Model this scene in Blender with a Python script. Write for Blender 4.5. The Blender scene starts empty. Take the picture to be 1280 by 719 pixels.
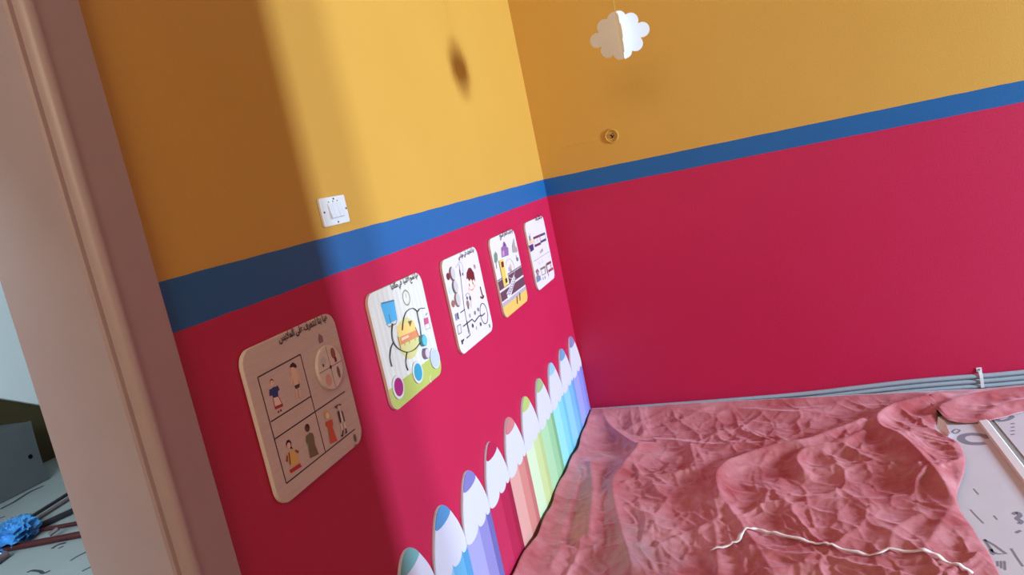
import bpy, bmesh, math, random, unicodedata
import numpy as np
from mathutils import Vector, Matrix, noise

SC = bpy.context.scene
COL = SC.collection
random.seed(7)

# ------------------------------------------------------------------ camera
# world: left wall is x=0 (room at x>0), back wall is y=0 (room at y<0), floor z=0
W, H, F = 1280.0, 719.0, 919.05
CAM = Vector((0.940284, -3.724678, 1.401306))
CR = Vector((0.93863611, 0.27778151, -0.20444972))
CU = Vector((0.1512053, 0.20136241, 0.96777587))
CF = Vector((-0.30999873, 0.93930326, -0.14700399))
cd = bpy.data.cameras.new('camera'); cam = bpy.data.objects.new('camera', cd); COL.objects.link(cam)
cd.sensor_width = 36; cd.lens = F / W * 36; cd.clip_start = .02; cd.clip_end = 200
m = Matrix((CR, CU, -CF)).transposed().to_4x4(); m.translation = CAM
cam.matrix_world = m
SC.camera = cam

# ------------------------------------------------------------------ light
VS = SC.view_settings
VS.view_transform = 'Standard'; VS.look = 'None'; VS.gamma = 1; VS.use_curve_mapping = False
VS.exposure = 0.0

def s2l(c):
    c = c / 255.0
    return c / 12.92 if c <= .04045 else ((c + .055) / 1.055) ** 2.4
def rgb(t): return (s2l(t[0]), s2l(t[1]), s2l(t[2]), 1)

world = bpy.data.worlds.new('sky'); SC.world = world; world.use_nodes = True
bg = world.node_tree.nodes['Background']
bg.inputs[0].default_value = (.80, .90, 1.0, 1); bg.inputs[1].default_value = .5

def area(name, loc, look, sx, sy, power, col, portal=False):
    l = bpy.data.lights.new(name, 'AREA'); l.shape = 'RECTANGLE'; l.size = sx; l.size_y = sy
    l.energy = power; l.color = col
    o = bpy.data.objects.new(name, l); COL.objects.link(o); o.location = loc
    o.rotation_euler = (Vector(look) - Vector(loc)).to_track_quat('-Z', 'Y').to_euler()
    if portal: l.cycles.is_portal = True
    return o
# bright strip of daylight seen through the balcony opening in the right wall
area('daylight_strip', (7.0, -1.41, 1.42), (0, -1.41, 1.42), .13, 1.1, 550, (.58, .81, 1.0))
area('second_daylight_strip', (7.0, -1.75, 1.42), (0, -1.75, 1.42), .17, 1.1, 305, (.58, .81, 1.0))
area('window_portal', (3.02, -1.0, 1.30), (0, -1.0, 1.30), 1.75, 2.4, 10, (1, 1, 1), portal=True)
# daylight from the window high in the wall behind the camera
area('rear_window_light', (1.05, -5.42, 2.25), (.60, 0, 1.2), 1.1, .8, 37, (1.0, .88, .62))
# daylight from the window of the adjoining room
area('adjoining_window_light', (-1.6, -3.9, 1.9), (-4.2, -.3, .9), 1.2, 1.1, 150, (.74, .90, 1.0))

# ------------------------------------------------------------------ helpers
def ray(x, y): return CF * F + CR * (x - W / 2) - CU * (y - H / 2)
def onplane(x, y, axis, val):
    d = ray(x, y); t = (val - CAM[axis]) / d[axis]; return CAM + d * t
def zoom(ox, oy, s): return lambda u, v: (ox + u / s, oy + v / s)

_m = {}
def mat(name, col, rough=.6, spec=.4, noise_amt=.0, noise_scale=20, bump=0, bump_scale=200, metal=0, sheen=0):
    if name in _m: return _m[name]
    M = bpy.data.materials.new(name); M.use_nodes = True
    nt = M.node_tree; b = nt.nodes['Principled BSDF']
    b.inputs['Base Color'].default_value = rgb(col); b.inputs['Roughness'].default_value = rough
    b.inputs['Specular IOR Level'].default_value = spec; b.inputs['Metallic'].default_value = metal
    if sheen: b.inputs['Sheen Weight'].default_value = sheen
    tc = None
    if noise_amt or bump:
        tc = nt.nodes.new('ShaderNodeTexCoord')
    if noise_amt:
        n = nt.nodes.new('ShaderNodeTexNoise'); n.inputs['Scale'].default_value = noise_scale; n.inputs['Detail'].default_value = 6
        nt.links.new(tc.outputs['Object'], n.inputs['Vector'])
        mx = nt.nodes.new('ShaderNodeMix'); mx.data_type = 'RGBA'
        a = [max(0, c * (1 - noise_amt)) for c in rgb(col)[:3]] + [1]; d = [min(1, c * (1 + noise_amt)) for c in rgb(col)[:3]] + [1]
        mx.inputs[6].default_value = a; mx.inputs[7].default_value = d
        nt.links.new(n.outputs['Fac'], mx.inputs[0]); nt.links.new(mx.outputs[2], b.inputs['Base Color'])
    if bump:
        n2 = nt.nodes.new('ShaderNodeTexNoise'); n2.inputs['Scale'].default_value = bump_scale; n2.inputs['Detail'].default_value = 4
        nt.links.new(tc.outputs['Object'], n2.inputs['Vector'])
        bp = nt.nodes.new('ShaderNodeBump'); bp.inputs['Strength'].default_value = bump; bp.inputs['Distance'].default_value = .002
        nt.links.new(n2.outputs['Fac'], bp.inputs['Height']); nt.links.new(bp.outputs[0], b.inputs['Normal'])
    _m[name] = M
    return M

def link(name, me, parent=None):
    o = bpy.data.objects.new(name, me); COL.objects.link(o)
    if parent is not None:
        o.parent = parent
        o.location = -parent.location      # parts are written in world coordinates; things are never rotated
    return o
def tag(o, label, cat, group=None):
    o['label'] = label; o['category'] = cat
    if group: o['group'] = group
    return o
def struct(o): o['kind'] = 'structure'; return o
def thing(name, label, cat, loc, group=None):
    o = bpy.data.objects.new(name, None); COL.objects.link(o); o.location = loc; o.empty_display_size = .05
    return tag(o, label, cat, group)
def smooth(o, angle=None):
    for p in o.data.polygons: p.use_smooth = True
    if angle: o.data.set_sharp_from_angle(angle=math.radians(angle))
def bevel(o, w, seg=2):
    b = o.modifiers.new('bevel', 'BEVEL'); b.width = w; b.segments = seg; b.limit_method = 'ANGLE'; return o
def pyd(name, vs, fs, mt, parent=None):
    me = bpy.data.meshes.new(name); me.from_pydata([tuple(v) for v in vs], [], fs); me.update()
    for q in (mt if isinstance(mt, list) else [mt]): me.materials.append(q)
    return link(name, me, parent)
def boxes(name, bl, mt, parent=None):
    vs = []; fs = []
    for (x0, x1, y0, y1, z0, z1) in bl:
        k = len(vs)
        vs += [(x0,y0,z0),(x1,y0,z0),(x1,y1,z0),(x0,y1,z0),(x0,y0,z1),(x1,y0,z1),(x1,y1,z1),(x0,y1,z1)]
        fs += [tuple(k + i for i in f) for f in ((3,2,1,0),(4,5,6,7),(0,1,5,4),(1,2,6,5),(2,3,7,6),(3,0,4,7))]
    return pyd(name, vs, fs, mt, parent)
def prism(name, outline, lo, hi, to3, mt, parent=None):
    """outline: ccw 2d points; to3(a, b, h) -> 3d"""
    n = len(outline)
    vs = [to3(a, b, lo) for a, b in outline] + [to3(a, b, hi) for a, b in outline]
    fs = [tuple(range(n))[::-1], tuple(range(n, 2 * n))] + [(i, (i + 1) % n, n + (i + 1) % n, n + i) for i in range(n)]
    o = pyd(name, vs, fs, mt, parent)
    bm = bmesh.new(); bm.from_mesh(o.data); bmesh.ops.recalc_face_normals(bm, faces=bm.faces); bm.to_mesh(o.data); bm.free()
    return o
def yz(a, b, h): return (h, a, b)
def tube(name, pts, r, mt, parent=None, seg=10, flat=1.0):
    pts = [Vector(p) for p in pts]; vs = []; fs = []
    for i, p in enumerate(pts):
        t = (pts[min(i + 1, len(pts) - 1)] - pts[max(i - 1, 0)]).normalized()
        up = Vector((0, 0, 1)) if abs(t.z) < .9 else Vector((1, 0, 0))
        a = t.cross(up).normalized(); b = a.cross(t)
        rr = r[i] if isinstance(r, (list, tuple)) else r
        for k in range(seg):
            an = 2 * math.pi * k / seg
            vs.append(p + a * math.cos(an) * rr + b * math.sin(an) * rr * flat)
    for i in range(len(pts) - 1):
        for k in range(seg):
            fs.append((i*seg+k, i*seg+(k+1)%seg, (i+1)*seg+(k+1)%seg, (i+1)*seg+k))
    fs.append(tuple(range(seg))[::-1]); fs.append(tuple((len(pts)-1)*seg + k for k in range(seg)))
    o = pyd(name, vs, fs, mt, parent); smooth(o, 60); return o
def spline(pts, n=8):
    """Catmull-Rom through points (any dimension)"""
    P = [np.array(p, float) for p in pts]; P = [2*P[0]-P[1]] + P + [2*P[-1]-P[-2]]; out = []
    for i in range(1, len(P) - 2):
        for k in range(n):
            t = k / n; a, b, c, d = P[i-1], P[i], P[i+1], P[i+2]
            out.append(.5*((2*b) + (-a+c)*t + (2*a-5*b+4*c-d)*t*t + (-a+3*b-3*c+d)*t**3))
    out.append(P[-2]); return out
def rrect(y0, y1, z0, z1, r, n=6):
    pts = []
    for cy, cz, a0 in ((y1-r, z0+r, -90), (y1-r, z1-r, 0), (y0+r, z1-r, 90), (y0+r, z0+r, 180)):
        for k in range(n + 1):
            a = math.radians(a0 + 90*k/n); pts.append((cy + r*math.cos(a), cz + r*math.sin(a)))
    return pts
def circ(cy, cz, ry, rz=None, n=24):
    rz = rz or ry
    return [(cy + ry*math.cos(2*math.pi*k/n), cz + rz*math.sin(2*math.pi*k/n)) for k in range(n)]

# ------------------------------------------------------------------ room shell
BT, BB = 1.35, 1.26       # top and bottom of the painted blue band
def wall_paint():
    M = bpy.data.materials.new('three_band_wall_paint'); M.use_nodes = True; nt = M.node_tree; b = nt.nodes['Principled BSDF']
    N = nt.nodes.new; L = nt.links.new
    tc = N('ShaderNodeTexCoord'); sp = N('ShaderNodeSeparateXYZ'); L(tc.outputs['Object'], sp.inputs[0])
    wob = N('ShaderNodeTexNoise'); wob.inputs['Scale'].default_value = 9; L(tc.outputs['Object'], wob.inputs['Vector'])
    ma = N('ShaderNodeMath'); ma.operation = 'MULTIPLY_ADD'; ma.inputs[1].default_value = .004; L(wob.outputs['Fac'], ma.inputs[0])
    ad = N('ShaderNodeMath'); ad.operation = 'SUBTRACT'; L(sp.outputs[2], ma.inputs[2]); L(ma.outputs[0], ad.inputs[0]); ad.inputs[1].default_value = .002
    def gt(v):
        g = N('ShaderNodeMath'); g.operation = 'GREATER_THAN'; g.inputs[1].default_value = v; L(ad.outputs[0], g.inputs[0]); return g
    var = N('ShaderNodeTexNoise'); var.inputs['Scale'].default_value = 2.5; var.inputs['Detail'].default_value = 8; L(tc.outputs['Object'], var.inputs['Vector'])
    def pair(a, c):
        x = N('ShaderNodeMix'); x.data_type = 'RGBA'; x.inputs[6].default_value = rgb(a); x.inputs[7].default_value = rgb(c); L(var.outputs['Fac'], x.inputs[0]); return x
    red = pair((182, 18, 64), (190, 23, 71)); blue = pair((16, 84, 140), (24, 92, 150)); yel = pair((199, 144, 57), (206, 152, 65))
    m1 = N('ShaderNodeMix'); m1.data_type = 'RGBA'; L(gt(BB).outputs[0], m1.inputs[0]); L(red.outputs[2], m1.inputs[6]); L(blue.outputs[2], m1.inputs[7])
    m2 = N('ShaderNodeMix'); m2.data_type = 'RGBA'; L(gt(BT).outputs[0], m2.inputs[0]); L(m1.outputs[2], m2.inputs[6]); L(yel.outputs[2], m2.inputs[7])
    L(m2.outputs[2], b.inputs['Base Color'])
    b.inputs['Roughness'].default_value = .5; b.inputs['Specular IOR Level'].default_value = .35
    bn = N('ShaderNodeTexNoise'); bn.inputs['Scale'].default_value = 130; bn.inputs['Detail'].default_value = 3; L(tc.outputs['Object'], bn.inputs['Vector'])
    bp = N('ShaderNodeBump'); bp.inputs['Strength'].default_value = .25; bp.inputs['Distance'].default_value = .002; L(bn.outputs['Fac'], bp.inputs['Height']); L(bp.outputs[0], b.inputs['Normal'])
    return M
PAINT = wall_paint()
M_white = mat('ceiling_white', (225, 220, 212), .8, .2, .04, 3)
M_dark = mat('brown_olive_wall', (70, 62, 40), .8, .2, .25, 3)
M_pale = mat('pale_plaster', (170, 175, 172), .8, .2, .06, 3)
M_conc = mat('grey_floor_tiles', (150, 150, 148), .6, .3, .12, 4)
RX, RY, CH, WT = 3.0, -5.5, 2.8, .17
DY0, DY1, DH = -2.80, -3.80, 2.15       # doorway in the left wall
struct(boxes('floor', [(-4.6, 3.2, -5.7, 1.4, -.12, 0)], M_conc))
struct(boxes('ceiling', [(-4.6, 3.2, -5.7, 1.4, CH, CH + .12)], M_white))
struct(boxes('wall_left', [(-WT, 0, DY0, 0, 0, CH), (-WT, 0, DY1, DY0, DH + .04, CH), (-WT, 0, RY, DY1, 0, CH)], PAINT))
struct(boxes('wall_back', [(-WT, RX + .2, 0, .2, 0, CH)], PAINT))
OY0, OY1 = -1.89, -.10
struct(boxes('wall_right', [(RX, RX+.15, RY, OY0, 0, CH), (RX, RX+.15, OY0, OY1, 2.5, CH), (RX, RX+.15, OY1, 0, 0, CH), (RX, RX+.15, OY0, OY1, 0, .06)], PAINT))
struct(boxes('wall_front', [(-WT, RX + .15, RY - .2, RY, 0, 1.8), (-WT, RX + .15, RY - .2, RY, 2.7, CH), (-WT, .35, RY - .2, RY, 1.8, 2.7), (1.55, RX + .15, RY - .2, RY, 1.8, 2.7)], PAINT))
struct(boxes('wall_adjoining_far', [(-4.55, -4.4, -4.4, 1.3, 0, CH)], M_dark))
struct(boxes('wall_adjoining_right', [(-4.4, -WT, 1.1, 1.3, 0, CH)], M_pale))
struct(boxes('wall_adjoining_left', [(-4.4, -WT, -4.4, -4.25, 0, CH)], M_pale))
M_alu = mat('white_window_frame', (215, 215, 212), .4, .4)
w1 = struct(boxes('window_1', [(RX+.03, RX+.08, OY0, OY0+.04, .06, 2.5), (RX+.03, RX+.08, OY1-.04, OY1, .06, 2.5), (RX+.03, RX+.08, OY0+.04, OY1-.04, 2.46, 2.5), (RX+.03, RX+.08, OY0+.04, OY1-.04, .06, .10)], M_alu))
w2 = struct(boxes('window_2', [(.35, .39, RY-.12, RY-.07, 1.8, 2.7), (1.51, 1.55, RY-.12, RY-.07, 1.8, 2.7), (.39, 1.51, RY-.12, RY-.07, 2.66, 2.7), (.39, 1.51, RY-.12, RY-.07, 1.8, 1.84)], M_alu))

# door frame: profile in plan (x, y), extruded up
M_frame = mat('rose_brown_gloss_paint', (178, 152, 153), .42, .4, .05, 14, .15, 60)
door = bpy.data.objects.new('door_1', None); COL.objects.link(door); door.location = (-.08, -3.3, 0); door['kind'] = 'structure'
def arc2(cx, cy, r, a0, a1, n=8): return [(cx + r*math.cos(math.radians(a0 + (a1-a0)*k/n)), cy + r*math.sin(math.radians(a0 + (a1-a0)*k/n))) for k in range(n+1)]
archi = [(-.004, -2.748), (.020, -2.748), (.022, -2.752), (.022, -2.832), (.0235, -2.835)] + arc2(.020, -2.847, .012, 60, -70, 8) + [(.018, -2.862), (-.004, -2.862)]
def xy(a, b, h): return (a, b, h)
A = prism('architrave', archi, 0, DH + .10, xy, M_frame, door); smooth(A, 35)
jam = [(.0135, -2.800), (.0135, -2.870), (.010, -2.8735), (-.155, -2.8735), (-.1585, -2.870), (-.1585, -2.800)]
# groove between bead and jamb: the jamb starts a few millimetres back
J = prism('jamb', jam, 0, DH, xy, M_frame, door); smooth(J, 35)
jam2 = [(.0135, -3.800), (.0135, -3.735), (-.1585, -3.735), (-.1585, -3.800)]
prism('jamb', jam2, 0, DH, xy, M_frame, door)
archi2 = [(.0, -3.74), (.022, -3.74), (.022, -3.85), (.0, -3.85)]
prism('architrave', archi2, 0, DH + .10, xy, M_frame, door)
boxes('head', [(-.1585, .0135, -3.735, -2.8735, DH - .04, DH)], M_frame, door)
boxes('head_architrave', [(.0, .022, -3.74, -2.862, DH - .01, DH + .10)], M_frame, door)

# ------------------------------------------------------------------ cable conduits on the back wall
M_pipe = mat('grey_conduit_plastic', (146, 158, 168), .5, .4, .1, 30)
M_black = mat('black_cable', (22, 22, 26), .5, .4)
M_clip = mat('white_plastic_strap', (215, 215, 218), .45, .4)
def pipe_path(k):
    top = [(.012, .100), (.12, .097), (.35, .090), (.7, .080), (1.07, .0735), (1.35, .078), (1.55, .081), (1.75, .078), (1.86, .0745), (1.95, .0725), (2.3, .0715), (2.98, .071)]
    sag = .0238 * k
    return spline([(x, -.0135 - .001 * k, max(.0118, z - .0118 - sag)) for x, z in top], 6)
for k, n in enumerate(('topmost grey conduit pipe running along the foot of the back wall', 'middle grey conduit pipe between two others along the back wall', 'lowest grey conduit pipe just above the red cloth at the back wall')):
    tag(tube('conduit_pipe', pipe_path(k), .0115, M_pipe, None, 12), n, 'pipe', 'conduit pipes along the back wall')
tag(tube('black_cable', spline([(.03, -.030, .05), (.4, -.030, .045), (.9, -.030, .030), (1.4, -.030, .022), (1.84, -.030, .006), (2.4, -.030, .006), (2.97, -.030, .006)], 8), .0045, M_black, None, 8), 'thin black cable under the grey conduit pipes', 'cable')
cl = thing('conduit_clip', 'white strap clip holding the three grey conduit pipes to the wall', 'clip', (1.857, 0, .04))
pts = spline([(1.857, -.002, .086), (1.857, -.022, .082), (1.857, -.0295, .062), (1.857, -.0305, .037), (1.857, -.0305, .020), (1.857, -.0305, .012)], 5)
vs = []; fs = []
for i, p in enumerate(pts):
    for dx in (-.007, .007):
        vs.append((p[0] + dx, p[1], p[2])); 
for i in range(len(pts) - 1): fs.append((2*i, 2*i+1, 2*i+3, 2*i+2))
o = pyd('strap', vs, fs, M_clip, cl); sm = o.modifiers.new('s', 'SOLIDIFY'); sm.thickness = .002; sm.offset = 1
boxes('wall_tab', [(1.846, 1.868, -.004, 0, .080, .100)], M_clip, cl)
tube('screw', [(1.857, -.004, .091), (1.857, -.007, .091)], .004, mat('steel', (150, 150, 150), .35, .5, metal=1), cl, 10)

# round cable outlet in the back wall
ctr = onplane(764.5, 170, 1, 0)
M_yel = mat('yellow_painted_plastic', (190, 142, 54), .5, .4)
bx = thing('cable_outlet', 'small round yellow painted cable outlet with wire ends on back wall', 'outlet', (ctr.x, 0, ctr.z))
ring_o, ring_i = .036, .027
vs = []; fs = []; n = 32
prof = [(ring_o, 0), (ring_o, .004), (ring_o - .003, .006), (ring_i + .002, .006), (ring_i, .004), (ring_i, .0005)]
for k in range(n):
    a = 2*math.pi*k/n
    for r, d in prof: vs.append((ctr.x + r*math.cos(a), -d, ctr.z + r*math.sin(a)))
for k in range(n):
    for j in range(len(prof) - 1): fs.append((k*6+j, k*6+j+1, ((k+1)%n)*6+j+1, ((k+1)%n)*6+j))
o = pyd('rim', vs, fs, M_yel, bx); smooth(o, 40)
prism('cover', circ(ctr.x, ctr.z, ring_i, n=32), -.0012, -.0002, lambda a, b, h: (a, h, b), M_yel, bx)
prism('hole', [(ctr.x + a, ctr.z + b) for a, b in ((-.012, .014), (-.006, .004), (0, .012), (.009, .010), (.012, 0), (.004, -.012), (-.008, -.008), (-.004, 0))], -.0022, -.0012, lambda a, b, h: (a, h, b), mat('dark_hole', (40, 28, 14), .9, .1), bx)
for dx, dz in ((.004, .003), (-.003, -.004), (.0, .008)):
    tube('wire_end', [(ctr.x + dx, -.001, ctr.z + dz), (ctr.x + dx*1.8, -.009, ctr.z + dz*1.2)], .0024, mat('copper_wire', (190, 150, 110), .4, .5), bx, 8)
# filled cable chase painted over, running left from the outlet
p0 = onplane(700, 185, 1, 0); p1 = onplane(752, 173, 1, 0)
vs = []; fs = []
for i in range(21):
    t = i / 20; w = .006 + .003 * math.sin(i * 1.7) ; c = p0.lerp(p1, t); z = c.z + .002*math.sin(i*2.3)
    hgt = .0022 * math.sin(math.pi * min(1, max(0, t)))**.5
    vs += [(c.x, -.0001, z - w), (c.x, -.0003 - hgt, z), (c.x, -.0001, z + w)]
for i in range(20):
    for j in (0, 1): fs.append((3*i+j, 3*i+3+j, 3*i+4+j, 3*i+1+j))
o = pyd('plaster_ridge', vs, fs, PAINT); smooth(o); tag(o, 'faint painted-over plaster ridge left of the round cable outlet', 'wall patch')

# ------------------------------------------------------------------ light switch
M_sw = mat('white_switch_plastic', (226, 224, 226), .35, .5)
M_sw2 = mat('white_rocker_plastic', (218, 220, 228), .3, .5)
zs = zoom(380, 220, 8.99)
q = [onplane(*zs(*c), 0, .008) for c in ((172, 255), (452, 205), (520, 510), (238, 582))]
y0 = (q[0].y + q[3].y) / 2; y1 = (q[1].y + q[2].y) / 2; z1 = (q[0].z + q[1].z) / 2; z0 = (q[2].z + q[3].z) / 2
sw = thing('light_switch', 'white three-gang light switch plate on the yellow wall', 'light switch', (0, (y0+y1)/2, z0))
bevel(prism('plate', rrect(y0, y1, z0, z1, .004, 3), 0, .008, yz, M_sw, sw), .002)
cy, cz = (y0+y1)/2, (z0+z1)/2
bevel(prism('bezel', rrect(cy-.033, cy+.031, cz-.0215, cz+.0195, .002, 2), .0075, .0095, yz, M_sw, sw), .0006)
M_slot = mat('grey_switch_gap', (70, 72, 84), .6, .3)
for k in range(3):
    a = cy - .031 + k * .0205; bq = a + .0193
    vs = [(.0095, a, cz+.018), (.0095, bq, cz+.018), (.0095, bq, cz-.019), (.0095, a, cz-.019), (.0105, a, cz+.018), (.0105, bq, cz+.018), (.0155, bq, cz-.016), (.0155, a, cz-.016)]
    r = pyd('rocker', vs, [(0,1,2,3)[::-1], (4,5,1,0), (5,6,2,1), (6,7,3,2), (7,4,0,3), (4,7,6,5)], M_sw2, sw); bevel(r, .0007)
    bm = bmesh.new(); bm.from_mesh(r.data); bmesh.ops.recalc_face_normals(bm, faces=bm.faces); bm.to_mesh(r.data); bm.free()
    prism('indicator', circ(cy - .022 + k*.0205, cz + .0225, .0016, n=10), .0078, .0092, yz, M_slot, sw)
for (a, b) in ((y0+.010, cz), (y1-.007, cz), (cy+.004, z1-.006), (cy+.002, z0+.006)):
    prism('screw_slot', rrect(a-.003, a+.003, b-.0022, b+.0022, .001, 2), .0078, .0087, yz, M_slot, sw)

# ------------------------------------------------------------------ coloured pencil cut-outs
def lerp3(a, b, t): return tuple(a[i] + (b[i]-a[i])*t for i in range(3))
M_pw = mat('white_pencil_board', (206, 200, 216), .45, .4)
def pencil(cy, tip, stripes, label):
    hw, zt, zc, zw, th = .1165, .535, .352, .497, .009
    t = thing('pencil_cutout', label, 'wall decoration', (0, cy, 0), 'giant coloured pencil cut-outs in a row along the left wall')
    top = spline([(hw, .33), (hw, .372), (hw*.83, .435), (hw*.50, .497), (hw*.25, .527), (0, zt+.002), (-hw*.25, .527), (-hw*.50, .497), (-hw*.83, .435), (-hw, .372), (-hw, .33)], 4)
    out = [(cy - hw, .0), (cy + hw, .0)] + [(cy + a, b) for a, b in top]
    b = prism('backing_board', out, 0.0, th, yz, M_pw, t); bevel(b, .002, 2)
    def face(name, pts, x, m): return prism(name, pts, x - .0006, x, yz, m, t)
    # white sharpened cone with its scalloped lower edge
    ins = lambda a: a * .985
    conetop = [(cy + ins(a), min(b, 9)) for a, b in top if b <= zw]
    # scallops, five arcs
    sc = []
    edges = [-hw*.985, -hw*.985*.05, hw*.985*.62, hw*.985]
    for k in range(3):
        w = edges[k+1] - edges[k]
        for j in range(9):
            a = math.pi * j / 8
            sc.append((cy + edges[k] + w/2 - w/2*math.cos(a), zc + .010 - (.012 + .12*w)*math.sin(a)))
    right = [(cy + ins(a), b) for a, b in top if a > 0 and b < zw and b > zc + .012]
    left = [(cy + ins(a), b) for a, b in top if a < 0 and b < zw and b > zc + .012]
    def wat(z):   # half width at height z
        rr = [(a, b) for a, b in top if a >= 0]
        for (a0, b0), (a1, b1) in zip(rr, rr[1:]):
            if b0 <= z <= b1 and b1 > b0: return a0 + (a1-a0)*(z-b0)/(b1-b0)
        return 0
    wl = wat(zw) * .985
    cap = [(cy + wl*math.cos(math.pi*j/8), zw - .014*math.sin(math.pi*j/8)) for j in range(9)]   # sagging lower edge of the coloured tip
    face('sharpened_cone', sc + right + cap + left, th + .0012, M_pw)
    tipo = cap[::-1] + [(cy + a*.985, b*.999) for a, b in top if b > zw]
    face('coloured_tip', tipo, th + .0014, mat('tip_%d_%d_%d' % tip, tuple(int(q * .90) for q in tip), .4, .4))
    for k in range(3):
        c = stripes[k]; z = zc + .011
        face('body_stripe', [(cy + edges[k], .002), (cy + edges[k+1], .002), (cy + edges[k+1], z), (cy + edges[k], z)], th + .0008 - .0001*k, mat('stripe_%d_%d_%d' % c, tuple(int(q * .90) for q in c), .42, .4))
    return t
PEN = [
 ((120, 186, 190), [(150, 214, 214), (120, 196, 200), (96, 176, 184)], 'pencil cut-out with a teal tip, nearest the door and cut off by the tarpaulin view'),
 ((84, 150, 206), [(140, 204, 236), (104, 182, 226), (80, 160, 212)], 'pencil cut-out with a mid blue tip beside the lavender one'),
 ((136, 128, 196), [(176, 170, 226), (150, 144, 208), (112, 108, 178)], 'lavender pencil cut-out between the mid blue and the crimson ones'),
 ((196, 28, 78), [(206, 40, 88), (190, 28, 76), (168, 22, 64)], 'crimson pencil cut-out with a dark pink tip'),
 ((224, 130, 132), [(238, 172, 160), (226, 140, 130), (206, 116, 112)], 'salmon pink pencil cut-out beside the crimson one'),
 ((198, 210, 120), [(226, 240, 198), (216, 226, 158), (200, 212, 140)], 'pale yellow-green pencil cut-out beside the salmon one'),
 ((172, 196, 134), [(186, 226, 176), (164, 212, 160), (130, 186, 132)], 'light green pencil cut-out beside the yellow-green one'),
 ((162, 206, 232), [(160, 234, 244), (138, 218, 236), (112, 200, 226)], 'aqua pencil cut-out with a pale blue tip'),
 ((120, 164, 210), [(150, 214, 246), (126, 190, 236), (106, 168, 222)], 'sky blue pencil cut-out next to the lilac one'),
 ((150, 136, 190), [(166, 170, 240), (150, 150, 232), (132, 132, 216)], 'lilac pencil cut-out in the corner by the back wall'),
]
PEN[0] = (PEN[0][0], PEN[0][1], 'pencil cut-out with a teal tip, the one nearest the doorway')
for k, (tp, st, lb) in enumerate(PEN):
    pencil(-2.181 + .2280 * k, tp, st, lb)

# ------------------------------------------------------------------ teaching boards
BX0, BX1 = .001, .011
class Print:
    """flat printed shapes on the front face of a board, traced as zoom coordinates on the board's plane"""
    def __init__(s, zm, x=BX1 + .0002): s.z = zm; s.x = x; s.flat = False; s.new()
    def new(s): s.v = []; s.f = []; s.mi = []; s.m = []; s.lay = 0
    def pt(s, u, v):
        p = onplane(*s.z(u, v), 0, BX1); return (p.y, p.z)
    def _m(s, c):
        k = mat('print_%d_%d_%d' % c, c, .5, .35)
        if k not in s.m: s.m.append(k)
        return s.m.index(k)
    def raw(s, pts, c):
        k = len(s.v); s.lay += 1; x = s.x + (0 if s.flat else min(s.lay, 12)) * .00003
        ar = sum(pts[i][0]*pts[(i+1)%len(pts)][1] - pts[(i+1)%len(pts)][0]*pts[i][1] for i in range(len(pts)))
        if ar < 0: pts = pts[::-1]
        s.v += [(x, a, b) for a, b in pts]; s.f.append(tuple(range(k, k + len(pts)))); s.mi.append(s._m(c)); return s
    def poly(s, pts, c): return s.raw([s.pt(*p) for p in pts], c)
    def blob(s, u, v, r, c, rz=None):
        a, b = s.pt(u, v); return s.raw(circ(a, b, r, rz, 16), c)
    def line(s, pts, w, c, curve=False, closed=False):
        P = [s.pt(*p) for p in pts]
        if curve: P = [tuple(q) for q in spline(P, 5)]
        return s.rline(P, w, c, closed)
    def rline(s, P, w, c, closed=False):
        if closed: P = P + [P[0]]
        k = len(s.v); s.lay += 1; x = s.x + (0 if s.flat else min(s.lay, 12)) * .00003; n = len(P)
        for i in range(n):
            a = P[max(i-1, 0)]; b = P[min(i+1, n-1)]
            if closed and i in (0, n-1): a = P[-2]; b = P[1]
            dx, dz = b[0]-a[0], b[1]-a[1]; l = math.hypot(dx, dz) or 1; nx, nz = -dz/l*w/2, dx/l*w/2
            s.v += [(x, P[i][0]+nx, P[i][1]+nz), (x, P[i][0]-nx, P[i][1]-nz)]
        mi = s._m(c)
        for i in range(n-1):
            s.f.append((k+2*i, k+2*i+1, k+2*i+3, k+2*i+2)); s.mi.append(mi)
        return s
    def build(s, name, parent):
        me = bpy.data.meshes.new(name); me.from_pydata(s.v, [], s.f); me.update()
        for q in s.m: me.materials.append(q)
        me.polygons.foreach_set('material_index', s.mi)
        o = link(name, me, parent); s.x += .00008 if s.flat else .00003 * min(s.lay, 12) + .00005; s.new(); return o

# Arabic lettering: contextual letter forms, laid out right to left
_forms = {}
for cp in range(0xFE80, 0xFEFD):
    d = unicodedata.decomposition(chr(cp)).split()
    if d: _forms.setdefault(tuple(int(x, 16) for x in d[1:]), {})[d[0][1:-1]] = chr(cp)
def shape_ar(t):
    cps = []; i = 0
    while i < len(t):
        if t[i] == '\u0644' and i + 1 < len(t) and t[i+1] in '\u0627\u0623\u0625\u0622': cps.append((0x644, ord(t[i+1]))); i += 2
        else: cps.append((ord(t[i]),)); i += 1
    def dual(k): return 0 <= k < len(cps) and 'initial' in _forms.get(cps[k], {})
    def joins(k): return 0 <= k < len(cps) and 'final' in _forms.get(cps[k], {})
    out = []
    for k, c in enumerate(cps):
        f = _forms.get(c)
        if not f: out.append(chr(c[0])); continue
        pv = dual(k-1) and joins(k); nx = dual(k) and joins(k+1)
        out.append(f.get('medial' if pv and nx else 'final' if pv else 'initial' if nx else 'isolated', f.get('isolated')))
    return ''.join(out[::-1])
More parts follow.
